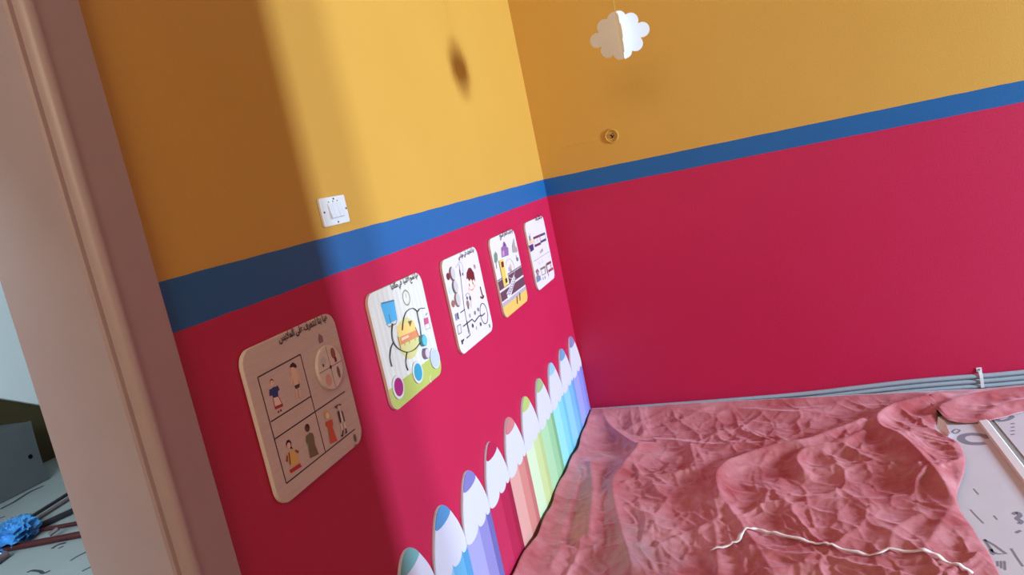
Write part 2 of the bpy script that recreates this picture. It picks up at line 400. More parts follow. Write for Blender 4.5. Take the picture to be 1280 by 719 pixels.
def lettering(text, pl, pr, parent, col=(40, 34, 44), vs=1.25, name='title_lettering'):
    """pl, pr: photo pixels of the left and right end of the baseline"""
    c = bpy.data.curves.new('t', 'FONT'); c.body = shape_ar(text); c.resolution_u = 2; c.offset = .022
    o = bpy.data.objects.new('t', c); COL.objects.link(o); bpy.context.view_layer.update()
    me = bpy.data.meshes.new_from_object(o.evaluated_get(bpy.context.evaluated_depsgraph_get()))
    bpy.data.objects.remove(o)
    me.name = name
    x0 = min(v.co.x for v in me.vertices); x1 = max(v.co.x for v in me.vertices)
    a = onplane(*pl, 0, BX1); b = onplane(*pr, 0, BX1); s = (b.y - a.y) / (x1 - x0); zz = (a.z + b.z) / 2
    for v in me.vertices: v.co = (BX1 + .0016, a.y + (v.co.x - x0)*s, zz + v.co.y*s*vs)
    me.materials.clear(); me.materials.append(mat('print_ink_%d' % col[0], col, .5, .3))
    return link(name, me, parent)

M_edge = mat('plywood_edge', (222, 206, 196), .6, .3, .08, 60)
def wood_face(name, c0, c1, scale=(3, 60, 3), stripe=None):
    M = bpy.data.materials.new(name); M.use_nodes = True; nt = M.node_tree; b = nt.nodes['Principled BSDF']
    N = nt.nodes.new; L = nt.links.new
    tc = N('ShaderNodeTexCoord'); mp = N('ShaderNodeMapping'); mp.inputs['Scale'].default_value = scale; L(tc.outputs['Object'], mp.inputs[0])
    n = N('ShaderNodeTexNoise'); n.inputs['Scale'].default_value = 2; n.inputs['Detail'].default_value = 6; L(mp.outputs[0], n.inputs['Vector'])
    x = N('ShaderNodeMix'); x.data_type = 'RGBA'; x.inputs[6].default_value = rgb(c0); x.inputs[7].default_value = rgb(c1); L(n.outputs['Fac'], x.inputs[0])
    L(x.outputs[2], b.inputs['Base Color']); b.inputs['Roughness'].default_value = .5; b.inputs['Specular IOR Level'].default_value = .35
    return M
M_b1 = wood_face('natural_plywood_face', (198, 172, 164), (216, 192, 184), (3, 5, 60))
M_b2 = wood_face('cream_board_face', (210, 198, 188), (218, 207, 198))
M_b3 = wood_face('white_board_face', (214, 199, 202), (222, 209, 212))
CORN = [[(300,445),(415,388),(453,545),(352,632)], [(458,372),(523,338),(553,462),(494,515)], [(549,326),(594,306),(616,405),(579,446)], [(611,297),(642,284),(660,372),(631,399)], [(655,277),(679,267),(694,348),(673,366)]]
def board(k, label, face):
    Q = [onplane(*c, 0, BX1) for c in CORN[k]]
    y0 = (Q[0].y + Q[3].y)/2; y1 = (Q[1].y + Q[2].y)/2; z1 = 1.183; z0 = .866
    c = (y0 + y1)/2; y0, y1 = c - .173, c + .173
    t = thing('activity_board', label, 'activity board', (0, c, z0), 'wooden activity boards in a row on the left wall')
    o = prism('panel', rrect(y0, y1, z0, z1, .034, 7), BX0, BX1, yz, [M_edge, face], t)
    for p in o.data.polygons: p.material_index = 1 if p.normal.x > .9 else 0
    bv = bevel(o, .0015, 2)
    return t, (y0, y1, z0, z1)
INK = (52, 34, 38)
SKIN = (236, 190, 168)
# --- board 1: clothes
t1, b1 = board(0, 'natural wood activity board with clothed figures in boxes and a turning disc', M_b1)
lettering('هيا بنا لنتعرف على الملابس', (348.5, 428.5), (409, 399.5), t1)
P = Print(zoom(280, 370, 2.57))
P.line([(108,262),(245,188)], .0028, INK).line([(245,188),(325,500)], .0028, INK).line([(108,262),(200,603)], .0028, INK)
P.line([(150,405),(280,322)], .0028, INK).line([(160,462),(388,307)], .0028, INK).line([(200,603),(420,428)], .0028, INK)
P.build('printed_grid', t1)
P = Print(zoom(310, 440, 4.227))
def fig(name, ops):
    for op in ops: getattr(P, op[0])(*op[1:])
    P.build(name, t1)
fig('printed_figure', [('poly', [(113,165),(116,148),(124,141),(134,150),(136,170),(126,180)], (92,48,34)), ('blob', 126,166,.0062,SKIN),
  ('poly', [(112,200),(124,195),(132,186),(146,184),(156,177),(167,200),(158,208),(160,236),(132,244),(128,230),(113,234)], (40,56,120)),
  ('poly', [(132,244),(160,236),(182,282),(142,300)], (236,206,196)), ('line', [(141,298),(183,280)], .006, (176,40,44)), ('line', [(132,244),(142,298)], .002, (176,40,44)), ('line', [(160,236),(182,280)], .002, (176,40,44)),
  ('line', [(156,320),(164,316)], .004, (120,50,50)), ('line', [(168,312),(177,308)], .004, (120,50,50))])
fig('printed_figure', [('blob', 240,98,.0105,SKIN), ('poly', [(219,84),(224,66),(235,55),(248,62),(257,76),(252,86),(236,80)], (58,20,22)),
  ('poly', [(231,115),(258,106),(266,168),(244,178)], SKIN), ('line', [(231,120),(226,172)], .005, SKIN), ('line', [(260,112),(274,160)], .005, SKIN),
  ('poly', [(243,180),(272,168),(270,190),(260,192),(254,200)], (70,60,34)), ('line', [(252,196),(258,246)], .006, SKIN), ('line', [(268,188),(276,238)], .006, SKIN)])
fig('printed_figure', [('poly', [(198,490),(202,470),(214,463),(226,475),(228,500),(236,512),(214,510)], (70,24,26)), ('blob', 214,495,.0062,SKIN),
  ('poly', [(206,540),(222,526),(242,516),(256,540),(270,585),(222,606),(212,575)], (226,178,96)), ('line', [(214,532),(222,596)], .004, (120,50,30)), ('line', [(206,548),(204,582)], .005, (150,70,50)), ('line', [(248,522),(266,530)], .005, (150,70,50)),
  ('poly', [(216,626),(272,588),(282,606),(224,642)], (190,44,34))])
fig('printed_figure', [('blob', 311,402,.0085,(96,52,44)), ('poly', [(300,398),(304,384),(314,380),(322,392),(322,402)], (58,28,26)),
  ('poly', [(304,446),(322,428),(338,428),(346,448),(352,490),(372,540),(350,552),(326,562),(316,490),(304,474)], (118,102,70))])
fig('printed_figure', [('poly', [(402,322),(416,308),(432,326),(434,352),(408,356)], (222,178,120)), ('blob', 418,338,.0066,(240,206,170)),
  ('poly', [(408,372),(428,362),(442,356),(448,382),(444,398),(470,470),(450,478),(434,488),(420,400),(408,392)], (206,88,58))])
fig('printed_figure', [('poly', [(453,292),(464,282),(484,274),(490,280),(478,288),(466,300)], (96,70,96)), ('blob', 478,296,.006,SKIN),
  ('poly', [(470,318),(480,310),(490,370),(484,376)], (70,44,62)), ('poly', [(488,312),(496,312),(510,366),(502,372)], (70,44,62)), ('poly', [(480,312),(488,310),(504,370),(492,376)], (226,206,206)),
  ('line', [(490,380),(496,424)], .006, (236,220,216)), ('line', [(506,374),(514,414)], .006, (236,220,216)), ('line', [(498,414),(498,440),(490,446)], .005, (48,30,40)), ('line', [(512,404),(518,424),(512,430)], .005, (48,30,40))])
P.blob(563, 455, .005, (120,88,84), .010); P.line([(556,498),(572,488)], .002, (120,88,84)); P.build('printed_logo', t1)
P.line([(80, 60), (80.1, 60.2)], .003, INK); P.new()
# turning disc
zb = zoom(340, 385, 6.25)
dc = onplane(*zb(458, 462), 0, .019); dr = .050
dsc = thing('x', 'x', 'x', (0, dc.y, dc.z)); bpy.data.objects.remove(dsc)
M_disc = wood_face('pale_disc_face', (216, 194, 184), (228, 208, 200), (3, 5, 60))
d1 = prism('turning_disc', circ(dc.y, dc.z, dr, n=48), BX1, .019, yz, M_disc, t1); bevel(d1, .0012)
P = Print(zb, .0192)
def sub(o, par):
    o.parent = par; o.location = (0, 0, 0)
P.rline([(dc.y - dr*.96, dc.z), (dc.y + dr*.96, dc.z)], .0016, (120,84,78)); P.rline([(dc.y, dc.z - dr*.96), (dc.y, dc.z + dr*.96)], .0016, (120,84,78)); P.raw(circ(dc.y, dc.z, .0045, n=12), (60,36,40))
sub(P.build('printed_cross', t1), d1)
for (oy, oz, r1, r2, c) in ((.022, .026, .009, .013, (150,84,62)), (.026, .010, .005, .007, (120,40,40)), (.026, -.020, .006, .014, (122,96,100)), (-.020, -.024, .011, .014, (224,160,140)), (-.022, .020, .012, .010, (200,190,180)), (-.027, .012, .003, .004, (60,60,70))):
    P.raw(circ(dc.y + oy, dc.z + oz, r1, r2, 14), c)
    sub(P.build('printed_symbol', t1), d1)
pk = onplane(*zb(380, 245), 0, BX1); P = Print(zb); P.raw([(pk.y - .010, pk.z - .008), (pk.y + .008, pk.z - .008), (pk.y + .010, pk.z + .004), (pk.y - .001, pk.z + .014), (pk.y - .010, pk.z + .003)], (136,108,112)); P.build('printed_pointer', t1)

# --- board 2: putting things in their place
t2, b2 = board(1, 'cream striped activity board with blue window, winding track and coloured round discs', M_b2)
lettering('هيا نضع الأشياء في مكانها', (489, 362), (522.5, 346.5), t2)
z2 = zoom(440, 320, 3.423); P = Print(z2)
n = 12; P.flat = True
y0, y1, zz0, zz1 = b2
for k in range(n):
    a = y0 + .012 + (y1 - y0 - .024) * k / n; w = (y1 - y0) / n * .45
    e = .036 if (a - y0 < .036 or y1 - a < .05) else .004
    P.raw([(a, zz0 + .04), (a + w, zz0 + .04), (a + w, zz1 - e), (a, zz1 - e)], (218, 211, 204))
P.build('printed_stripes', t2); P.flat = False
# green carpet along the lower edge, following the rounded corners
rr = [p for p in rrect(y0 + .001, y1 - .001, zz0 + .001, zz1 - .001, .033, 7)]
gz = onplane(*z2(280, 545), 0, BX1).z
gz0, gz1 = zz0 + .064, zz0 + .064
low = [p for p in rr if p[1] < zz0 + .05]
low = sorted([p for p in low if p[0] > (y0+y1)/2], key=lambda p: p[1]), sorted([p for p in low if p[0] <= (y0+y1)/2], key=lambda p: -p[1])
P.raw(low[1] + low[0] + [(y1 - .001, gz1), (y0 + .001, gz0)], (176, 180, 92)); P.build('printed_carpet', t2)
P.poly([(122,208),(180,192),(194,272),(148,296)], (78,164,206)); P.line([(124,204),(180,190)], .004, (60,110,140)); P.line([(146,292),(158,304),(188,290),(192,272)], .003, (120,120,120)); P.line([(157,250),(166,290)], .0025, (40,70,90)); P.build('printed_window', t2)
a, b = P.pt(232, 179); P.rline(circ(a, b, .021, .021, 28), .005, (150,140,116), True); P.rline([(a, b), (a, b+.012)], .0015, (150,140,116)); P.build('printed_clock', t2)
a, b = P.pt(240, 352); P.raw(circ(a, b, .064, .058, 36), (208,194,130)); P.poly([(190,300),(262,276),(280,330),(208,372)], (232,190,110)); P.build('printed_rug', t2)
P.poly([(203,348),(276,316),(282,346),(208,382)], (214,132,90)); P.poly([(210,352),(240,338),(243,348),(212,364)], (240,190,160)); P.line([(196,346),(208,398)], .005, (166,84,60)); P.line([(270,306),(288,352)], .005, (166,84,60))
for u, v in ((226,384),(246,374),(270,362)): P.line([(u-3, v-14), (u, v)], .005, (166,150,70))
P.poly([(238,280),(256,276),(248,304)], (110,92,60)); P.build('printed_bed', t2)
P.poly([(306,268),(324,262),(328,288),(310,296)], (196,84,132)); P.line([(310,296),(314,316),(334,308),(330,290)], .0025, (180,150,160)); P.line([(314,254),(320,246)], .003, (120,120,150)); P.build('printed_shelf', t2)
M_wire = mat('dark_track_wire', (66, 60, 56), .4, .5)
def track(pts, name='track', parent=None, zm=z2, w=.0022, x=BX1 + .0022):
    L3 = [(x, *Print(zm).pt(*p)) for p in pts]
    return tube(name, spline(L3, 6), w, M_wire, parent, 6, .6)
track([(170,290),(168,330),(176,372),(200,400),(236,412),(270,396),(292,360),(290,310),(282,270),(276,240)], parent=t2)
track([(212,318),(216,280),(226,246),(244,228),(262,226),(278,240)], parent=t2)
track([(278,240),(288,226),(308,224)], parent=t2); track([(173,372),(162,400),(160,436),(168,474)], parent=t2); track([(232,412),(228,440),(230,468),(237,490)], parent=t2)
def disc(u, v, ro, ri, co, ci, par, zm=z2, x1=.015, name='round_disc'):
    p = onplane(*zm(u, v), 0, x1)
    o = bevel(prism(name, circ(p.y, p.z, ro, n=32), BX1, x1, yz, mat('disc_%d_%d_%d' % co, co, .45, .4), par), .0008)
    if ci:
        q = prism('disc_inlay', circ(p.y, p.z, ri, n=28), x1, x1 + .0008, yz, mat('disc_%d_%d_%d' % ci, ci, .4, .4), par); sub(q, o)
    return o
disc(200, 561, .032, .0245, (210,205,204), (160,40,110), t2); disc(283, 497, .032, .0245, (210,205,204), (50,150,178), t2)
disc(357, 437, .032, .026, (200,202,216), (186,192,214), t2)
disc(311, 361, .017, .015, (96,150,170), (92,182,206), t2, x1=.022, name='sliding_knob'); disc(323, 417, .016, .0135, (150,126,150), (206,190,206), t2, x1=.022, name='sliding_knob')
P.line([(336,510),(330,530),(338,540)], .004, (214,214,170), True); P.build('printed_mark', t2)

# --- board 3: senses
t3, b3 = board(2, 'white activity board with a brown-haired child face and branching line drawing', M_b3)
lettering('هيا لنتعرف على حواسي', (573, 324), (592.5, 313.5), t3)
z3 = zoom(535, 290, 4.23); P = Print(z3)
a, b = P.pt(229, 282); P.raw(circ(a, b, .046, .032, 24), (240,204,190)); P.raw(circ(a - .018, b + .004, .0045, .006, 10), (80,40,40)); P.raw(circ(a + .018, b + .004, .0045, .006, 10), (80,40,40))
P.rline([(a - .018, b - .013), (a, b - .018), (a + .018, b - .013)], .003, (190,80,80)); P.raw(circ(a - .028, b - .008, .008, .006, 10), (236,160,150)); P.raw(circ(a + .028, b - .008, .008, .006, 10), (236,160,150))
P.poly([(203,250),(204,215),(214,190),(226,190),(242,215),(250,262),(240,250),(234,262),(226,248),(218,262),(210,246)], (112,26,36)); P.build('printed_face', t3)
def half(u, v, c1, c2, u2, v2):
    a, b = P.pt(u, v); P.raw(circ(a, b, .026, .024, 24), c1); P.raw(circ(a + .008, b, .017, .021, 24), (196,182,182)); a, b = P.pt(u2, v2); P.raw(circ(a, b, .015, .012, 12), c2); P.build('printed_picture', t3)
half(127, 222, (110,74,72), (110,44,50), 106, 236); half(142, 291, (104,86,82), (196,206,220), 120, 312); half(154, 360, (130,98,90), (156,96,88), 132, 380)
P.line([(146,190),(165,160),(182,178),(186,230)], .003, (190,176,176), True); P.line([(166,200),(172,234)], .010, (96,64,64)); P.blob(183, 224, .005, (96,50,50)); P.build('printed_picture', t3)
P.line([(163,170),(172,240),(190,400),(215,540)], .003, (92,72,76)); P.line([(170,428),(194,410)], .003, (60,50,56)); P.line([(185,500),(232,462),(246,476),(268,446),(282,440)], .004, (60,50,56)); P.line([(204,470),(222,545),(204,562)], .004, (60,50,56)); P.build('printed_branches', t3)
a, b = P.pt(295, 432); P.rline(circ(a, b, .037, .037, 30), .003, (70,60,66), True); P.line([(282,446),(300,430)], .004, (60,50,56)); P.build('printed_circle', t3)
for u, v, r, c in ((210,380,.012,(150,110,104)), (222,350,.008,(90,70,70)), (206,350,.006,(90,70,70)), (212,400,.006,(110,90,90))): P.blob(u, v, r, c)
P.line([(196,340),(210,322),(226,350),(226,400)], .002, (170,150,150), True); P.build('printed_picture', t3)
for pts in ([(275,290),(282,320),(290,345)], [(276,345),(288,350),(294,338)]): P.line(pts, .008, (110,50,56))
P.build('printed_picture', t3); P.blob(246, 184, .008, (180,130,134)); P.build('printed_symbol', t3)
P.line([(145,432),(150,468)], .012, (140,136,152)); P.line([(154,428),(160,462)], .010, (90,84,104)); P.build('printed_picture', t3)
P.line([(154,498),(170,488),(176,532),(160,542)], .004, (130,140,120), False, True); P.build('printed_picture', t3)
P.line([(176,572),(182,594)], .009, (70,60,66)); P.line([(188,568),(178,584)], .006, (70,60,66)); P.build('printed_picture', t3)
for u, v, c in ((235,496,(60,50,60)), (258,508,(214,200,200)), (277,488,(90,80,90)), (222,442,(206,180,176)), (247,428,(140,120,124)), (264,410,(150,130,134))): P.blob(u, v, .007, c); P.build('printed_symbol', t3)
P.line([(322,488),(326,506)], .006, (110,96,100)); P.build('printed_logo', t3)

# --- board 4: railway
t4, b4 = board(3, 'white activity board with a yellow train on tracks and an orange platform', M_b3)
lettering('هيا نركب القطار السريع', (624.5, 297.5), (641, 289.5), t4)
z4 = zoom(606, 290, 6.534); P = Print(z4)
y0, y1, zz0, zz1 = b4
def at4(u, v): return P.pt(u, v)
rr = rrect(y0 + .001, y1 - .001, zz0 + .001, zz1 - .001, .033, 7)
low = sorted([p for p in rr if p[1] < zz0 + .05 and p[0] > (y0+y1)/2], key=lambda p: p[1]), sorted([p for p in rr if p[1] < zz0 + .05 and p[0] <= (y0+y1)/2], key=lambda p: -p[1])
zp = at4(250, 540)[1]
P.raw(low[1] + low[0] + [(y1 - .001, zp), (y0 + .001, zp)], (232,178,92)); P.build('printed_platform', t4)
zk0, zk1 = zp + .002, at4(200, 400)[1]
P.raw([(y0+.001, zp), (y1-.001, zp), (y1-.001, zp+.016), (y0+.001, zp+.016)], (176,160,166))
for lo, hi in ((.022, .058), (.066, .102)): P.raw([(y0+.001, zp+lo), (y1-.001, zp+lo), (y1-.001, zp+hi), (y0+.001, zp+hi)], (98,62,78))
P.raw([(y0+.001, zp+.104), (y1-.001, zp+.104), (y1-.001, zp+.109), (y0+.001, zp+.109)], (120,100,110)); P.build('printed_railway', t4)
P.line([(244,372),(222,430),(206,490),(186,530)], .030, (226,214,216)); P.line([(238,370),(212,440),(180,524)], .004, (120,90,104)); P.line([(254,372),(236,430),(200,520)], .004, (120,90,104))
for k in range(7):
    u = 246 - k*8.4; v = 386 + k*20; P.line([(u-8, v+4), (u+10, v-6)], .004, (150,120,132))
P.build('printed_crossing', t4)
P.poly([(112,236),(150,222),(186,430),(156,456)], (222,184,92)); P.poly([(150,222),(162,216),(198,424),(186,430)], (240,222,180)); P.poly([(130,248),(150,240),(156,284),(137,294)], (110,30,40)); P.poly([(164,384),(180,374),(186,410),(170,420)], (70,40,44)); P.line([(112,236),(156,456)], .006, (120,84,60)); P.build('printed_train', t4)
P.poly([(138,210),(132,130),(146,116),(150,80),(166,90),(176,120),(190,130),(194,190)], (142,96,148)); P.poly([(150,118),(156,78),(176,112)], (104,64,128)); P.poly([(140,160),(156,152),(160,190),(144,198)], (190,140,176)); P.build('printed_castle', t4)
P.poly([(226,170),(222,110),(236,50),(246,110),(262,150),(262,166)], (160,150,140)); P.poly([(250,150),(256,120),(266,160)], (190,120,140)); P.build('printed_tower', t4)
P.poly([(78,250),(74,190),(86,160),(100,180),(104,230),(94,254)], (112,134,108)); P.line([(90,252),(96,300)], .005, (120,90,70)); P.build('printed_tree', t4)
a, b = P.pt(206, 300); P.rline(circ(a, b, .058, .040, 30), .003, (196,176,180), True); P.raw(circ(a - .01, b, .012, .010, 12), (180,160,180)); P.raw(circ(a + .014, b + .004, .010, .012, 12), (200,180,150)); P.raw(circ(a + .004, b - .008, .009, .006, 12), (140,120,150)); P.build('printed_emblem', t4)
P.poly([(254,214),(268,206),(274,232),(262,240)], (110,116,140)); P.line([(254,190),(262,240)], .004, (110,110,120)); P.build('printed_signpost', t4)
for u, v in ((262, 566), (284, 540)): P.line([(u, v-24), (u+2, v+20)], .010, (110,80,84)); P.blob(u, v-32, .006, (120,90,90))
P.build('printed_people', t4)

# --- board 5: two rows of windows
t5, b5 = board(4, 'white activity board with two rows of train windows, nearest the back wall corner', M_b3)
lettering('هيا نلعب معا', (669.5, 276.5), (677.5, 272), t5)
z5 = zoom(652, 290, 11.98); P = Print(z5)
P.line([(176,96),(266,58),(286,170),(196,212)], .012, (118,44,76), False, True); P.line([(270,56),(350,22),(366,110),(288,150)], .012, (84,64,110), False, True); P.line([(232,96),(238,150)], .006, (150,150,150)); P.build('printed_windows', t5)
P.poly([(108,208),(170,176),(186,262),(136,304),(122,250)], (70,44,100)); P.poly([(106,120),(150,96),(170,166),(116,190)], (222,180,140)); P.blob(122, 96, .012, (120,110,110)); P.line([(118,20),(130,80)], .006, (150,130,120)); P.build('printed_figure', t5)
P.line([(180,444),(418,290)], .0022, (150,130,136)); P.build('printed_divider', t5)
P.line([(366,480),(390,620)], .016, (120,64,64)); P.line([(376,484),(440,450)], .012, (120,64,64)); P.line([(400,590),(470,546)], .012, (150,64,76)); P.line([(430,470),(446,560)], .010, (206,110,130)); P.build('printed_windows', t5)
P.line([(280,560),(356,520)], .010, (130,110,90)); P.line([(346,530),(360,620)], .012, (140,116,96)); P.line([(290,560),(306,650)], .005, (150,130,110)); P.line([(306,650),(360,620)], .004, (150,130,110)); P.build('printed_windows', t5)
P.poly([(216,670),(276,650),(290,719),(230,760)], (110,124,150)); P.blob(236, 616, .018, (150,120,116)); P.line([(210,600),(236,560),(262,600)], .007, (150,80,90)); P.build('printed_figure', t5)
for u, v, c in ((296,286,(130,130,120)), (312,270,(190,130,140)), (280,306,(200,150,150)), (312,446,(220,190,196)), (266,470,(200,190,186)), (322,700,(150,160,190)), (350,680,(200,130,150)), (400,640,(150,160,190))): P.blob(u, v, .007, c); P.build('printed_symbol', t5)

# ------------------------------------------------------------------ paper cloud hanging in front of the back wall
M_paper = mat('white_card', (232, 232, 236), .7, .25)
AX = CAM + ray(774.5, 44) * ((-1.0 - CAM.y) / ray(774.5, 44).y)
cloud = thing('paper_cloud', 'white folded card cloud hanging on a thread', 'hanging decoration', (AX.x, AX.y, AX.z))
circles = [(.008, .058, .0245), (.046, .040, .027), (.080, .002, .026), (.049, -.040, .026), (.010, -.060, .022), (.025, 0, .045)]
def prof_c():
    pts = []
    for k in range(97):
        th = -math.pi/2 + math.pi*k/96; d = (math.cos(th), math.sin(th)); best = .02
        for cx, cz, r in circles:
            bq = d[0]*cx + d[1]*cz; c = cx*cx + cz*cz - r*r; D = bq*bq - c
            if D > 0: best = max(best, bq + math.sqrt(D))
        pts.append((best*d[0], best*d[1]))
    return pts
half_out = prof_c(); half_out[0] = (0, half_out[0][1]); half_out[-1] = (0, half_out[-1][1])
right2 = Vector((CR.x, CR.y, 0)).normalized(); tow = Vector((CAM.x - AX.x, CAM.y - AX.y, 0)).normalized()
right2 = Vector((-tow.y, tow.x, 0))
for ang in (6, 174, 62, 118, 276):
    a = math.radians(ang); d = right2*math.cos(a) - tow*math.sin(a)
    nrm = Vector((-d.y, d.x, 0))
    prism('cloud_wing', half_out, -.0005, .0005, lambda u, v, h: AX + d*(u + .0004) + Vector((0, 0, v)) + nrm*h, M_paper, cloud)
tube('thread', [AX + Vector((0, 0, .06)), AX + Vector((0, 0, CH - AX.z - .002))], .0011, mat('beige_thread', (226, 190, 120), .7, .3), cloud, 6)

# ------------------------------------------------------------------ dust sheet on the floor
def fl(x, y, z=.015):
    p = onplane(x, y, 2, z); return (p.x, p.y)
RIDGES = [  # photo pixels of the crest, height, half width, sharpness
 ([(748,513),(761,538),(776,550),(799,566)], .034, .030), ([(740,589),(743,617),(741,649),(738,681)], .034, .040), ([(802,563),(775,598),(768,617),(776,662),(792,719)], .034, .045),
 ([(799,633),(808,655),(802,687),(796,719)], .018, .030), ([(864,560),(872,589),(888,614),(907,633),(936,672),(960,710),(990,760)], .022, .020), ([(882,630),(894,659),(899,719)], .014, .020),
 ([(901,630),(898,604),(908,590),(923,582),(966,568),(1010,560),(1050,546),(1080,535)], .040, .040), ([(1196,630),(1156,583),(1129,556),(1103,543),(1099,530),(1113,518),(1146,508),(1176,500)], .042, .030),
 ([(1006,596),(997,580),(1010,568),(1050,560),(1080,546)], .032, .022), ([(927,606),(1000,623),(1086,626),(1130,622)], .009, .016), ([(789,541),(843,523),(891,525),(923,519),(1000,521)], .024, .034),
 ([(796,554),(837,552),(891,558),(960,555)], .015, .020), ([(1113,700),(1119,666),(1152,646)], .016, .026), ([(1146,710),(1172,666),(1194,634)], .018, .030),
 ([(1172,516),(1206,501),(1250,492),(1290,488)], .030, .028), ([(1230,520),(1262,506),(1300,500)], .018, .020), ([(760,700),(765,640),(772,600)], .012, .018), ([(830,719),(822,660),(834,610),(850,575)], .010, .022),
 ([(1010,719),(1000,680),(985,640),(975,600)], .008, .018), ([(1075,719),(1070,690),(1050,650),(1045,615)], .008, .018), ([(1060,560),(1090,575),(1120,572),(1150,590)], .012, .018), ([(1020,590),(1060,585),(1110,590)], .011, .020),
 ([(700,680),(715,640),(728,600)], .016, .028), ([(690,719),(705,690)], .018, .030), ([(1000,505),(1080,500),(1160,494)], .014, .022), ([(850,512),(930,508)], .014, .02), ([(780,520),(800,530),(806,545)], .02, .02),
 ([(1202,560),(1208,585),(1200,612)], .024, .020)]
RIDGES = [([fl(*q) for q in p], h, w) for p, h, w in RIDGES]
RID = [(np.array(spline(p, 4)), h, w) for p, h, w in RIDGES]
# height of the sheet's left edge (leaning on the pencils) and back edge (against the pipes), read on those planes
LE = sorted([(onplane(x, y, 0, .024).y, max(.006, onplane(x, y, 0, .024).z)) for x, y in ((743,516),(735,525),(727,545),(718,564),(708,587),(691,626),(669,668),(656,691),(641,719),(622,760))])
BE = sorted([(onplane(x, y, 1, -.04).x, max(.008, onplane(x, y, 1, -.04).z)) for x, y in ((745,513),(770,511),(800,510),(850,506),(900,503),(1000,498),(1100,493),(1180,489),(1225,487),(1280,483))])
def crease(x, y, w):
    d = noise.voronoi((x, y, .37))[0]; return math.exp(-(d[1] - d[0])/w)
def hnoise(x, y):
    wx = x + .05*noise.noise((x*3.1, y*3.1, 4.2)) + .012*noise.noise((x*13, y*13, 1.2)); wy = y + .05*noise.noise((x*3.1, y*3.1, 9.7)) + .012*noise.noise((x*13, y*13, 6.1))
    amp = .5 + .9*max(0, noise.noise((x*2.3, y*2.3, 12.5)) + .3)
    r1 = 1 - abs(noise.noise((wx*5.0, wy*3.0, 1.3)))
    c1 = crease(wx*4.2 + 3, wy*3.0 + 1, .10); c2 = crease(wx*10 + wy*3, wy*8 - wx*2, .13); c3 = crease(wx*21, wy*19, .2)
    return amp*(.010*r1**6 + .017*c1 + .0085*c2 + .0034*c3) + .006*(noise.noise((x*2, y*2, 3)) + .5)
def sheet_height(X, Y):
    X = np.asarray(X, float); Y = np.asarray(Y, float); h = np.zeros_like(X); crest = np.zeros_like(X)
    for path, a, w in RID:
        d2 = np.full(X.shape, 1e9)
        for p, q in zip(path[:-1], path[1:]):
            v = q - p; L2 = float(v @ v) or 1e-9
            t = np.clip(((X - p[0])*v[0] + (Y - p[1])*v[1])/L2, 0, 1)
            # fade the two ends
            d2 = np.minimum(d2, (X - p[0] - t*v[0])**2 + (Y - p[1] - t*v[1])**2)
        d = np.sqrt(d2); g = a*(.72*np.exp(-np.sqrt(d*d + 4e-5)/(w*.62)) + .42*np.exp(-(d/(w*1.7))**2))
        h = np.maximum(h, g) + .25*np.minimum(h, g); crest = np.maximum(crest, min(1, a/.03)*np.exp(-(d/(w*.9))**2))
    nz = np.array([hnoise(a, b) for a, b in zip(X.ravel(), Y.ravel())]).reshape(X.shape)
    h = .006 + h*1.3 + np.maximum(nz, 0)*(1 - .8*crest)
    le = np.interp(Y, [q[0] for q in LE], [q[1] for q in LE]); be = np.interp(X, [q[0] for q in BE], [q[1] for q in BE])
    wl = np.exp(-np.maximum(X - .02, 0)/.075); wb = np.exp(-np.maximum(-.04 - Y, 0)/.06)
    h = h*(1 - wl) + (le + .25*h)*wl
    h = h*(1 - wb) + (be + .15*h)*wb
    return h
RE = [fl(*q, .01) for q in ((1172,519),(1170,536),(1186,546),(1203,562),(1207,585),(1197,628),(1220,667),(1251,719))]
RE = [(q[0], q[1]) for q in RE]; RE[0] = (RE[0][0], max(RE[0][1], RE[1][1] + .02)); RE.append((1.42, -2.6))
RE = [tuple(q) for q in spline(RE, 6)]
ys_ = [q[1] for q in RE][::-1]; xs_ = [q[0] for q in RE][::-1]
yj = RE[0][1]; xj = RE[0][0]
NU, NV = 290, 400
vs = []; fs = []
yv = np.concatenate([np.linspace(-.038, yj, 46)[:-1], np.linspace(yj, -2.5, NV - 45)])
U = np.linspace(0, 1, NU)
XR = np.where(yv >= yj, xj, np.interp(yv, ys_, xs_))
XL = .024 + .003*np.sin(yv*23) + .004*np.sin(yv*9)
GX = XL[:, None] + (XR - XL)[:, None]*U[None, :]; GY = np.repeat(yv[:, None], NU, 1)
# side flap running to the right along the pipes
SE = [fl(*q, .01) for q in ((1172,520),(1186,528.5),(1206,529),(1231,527),(1256,521),(1280,514))] + [(2.25, -.26), (2.6, -.22), (2.9, -.20)]
sx = [q[0] for q in SE]; sy = [q[1] for q in SE]
NS = 120
xs2 = np.linspace(xj, 2.9, NS); yl = np.interp(xs2, sx, sy); yl[0] = yj
V2 = np.linspace(0, 1, 46)
SX = np.repeat(xs2[:, None], 46, 1); SY = -.038 + (yl + .038)[:, None]*V2[None, :]
GZ = sheet_height(GX, GY); SZ = sheet_height(SX, SY)
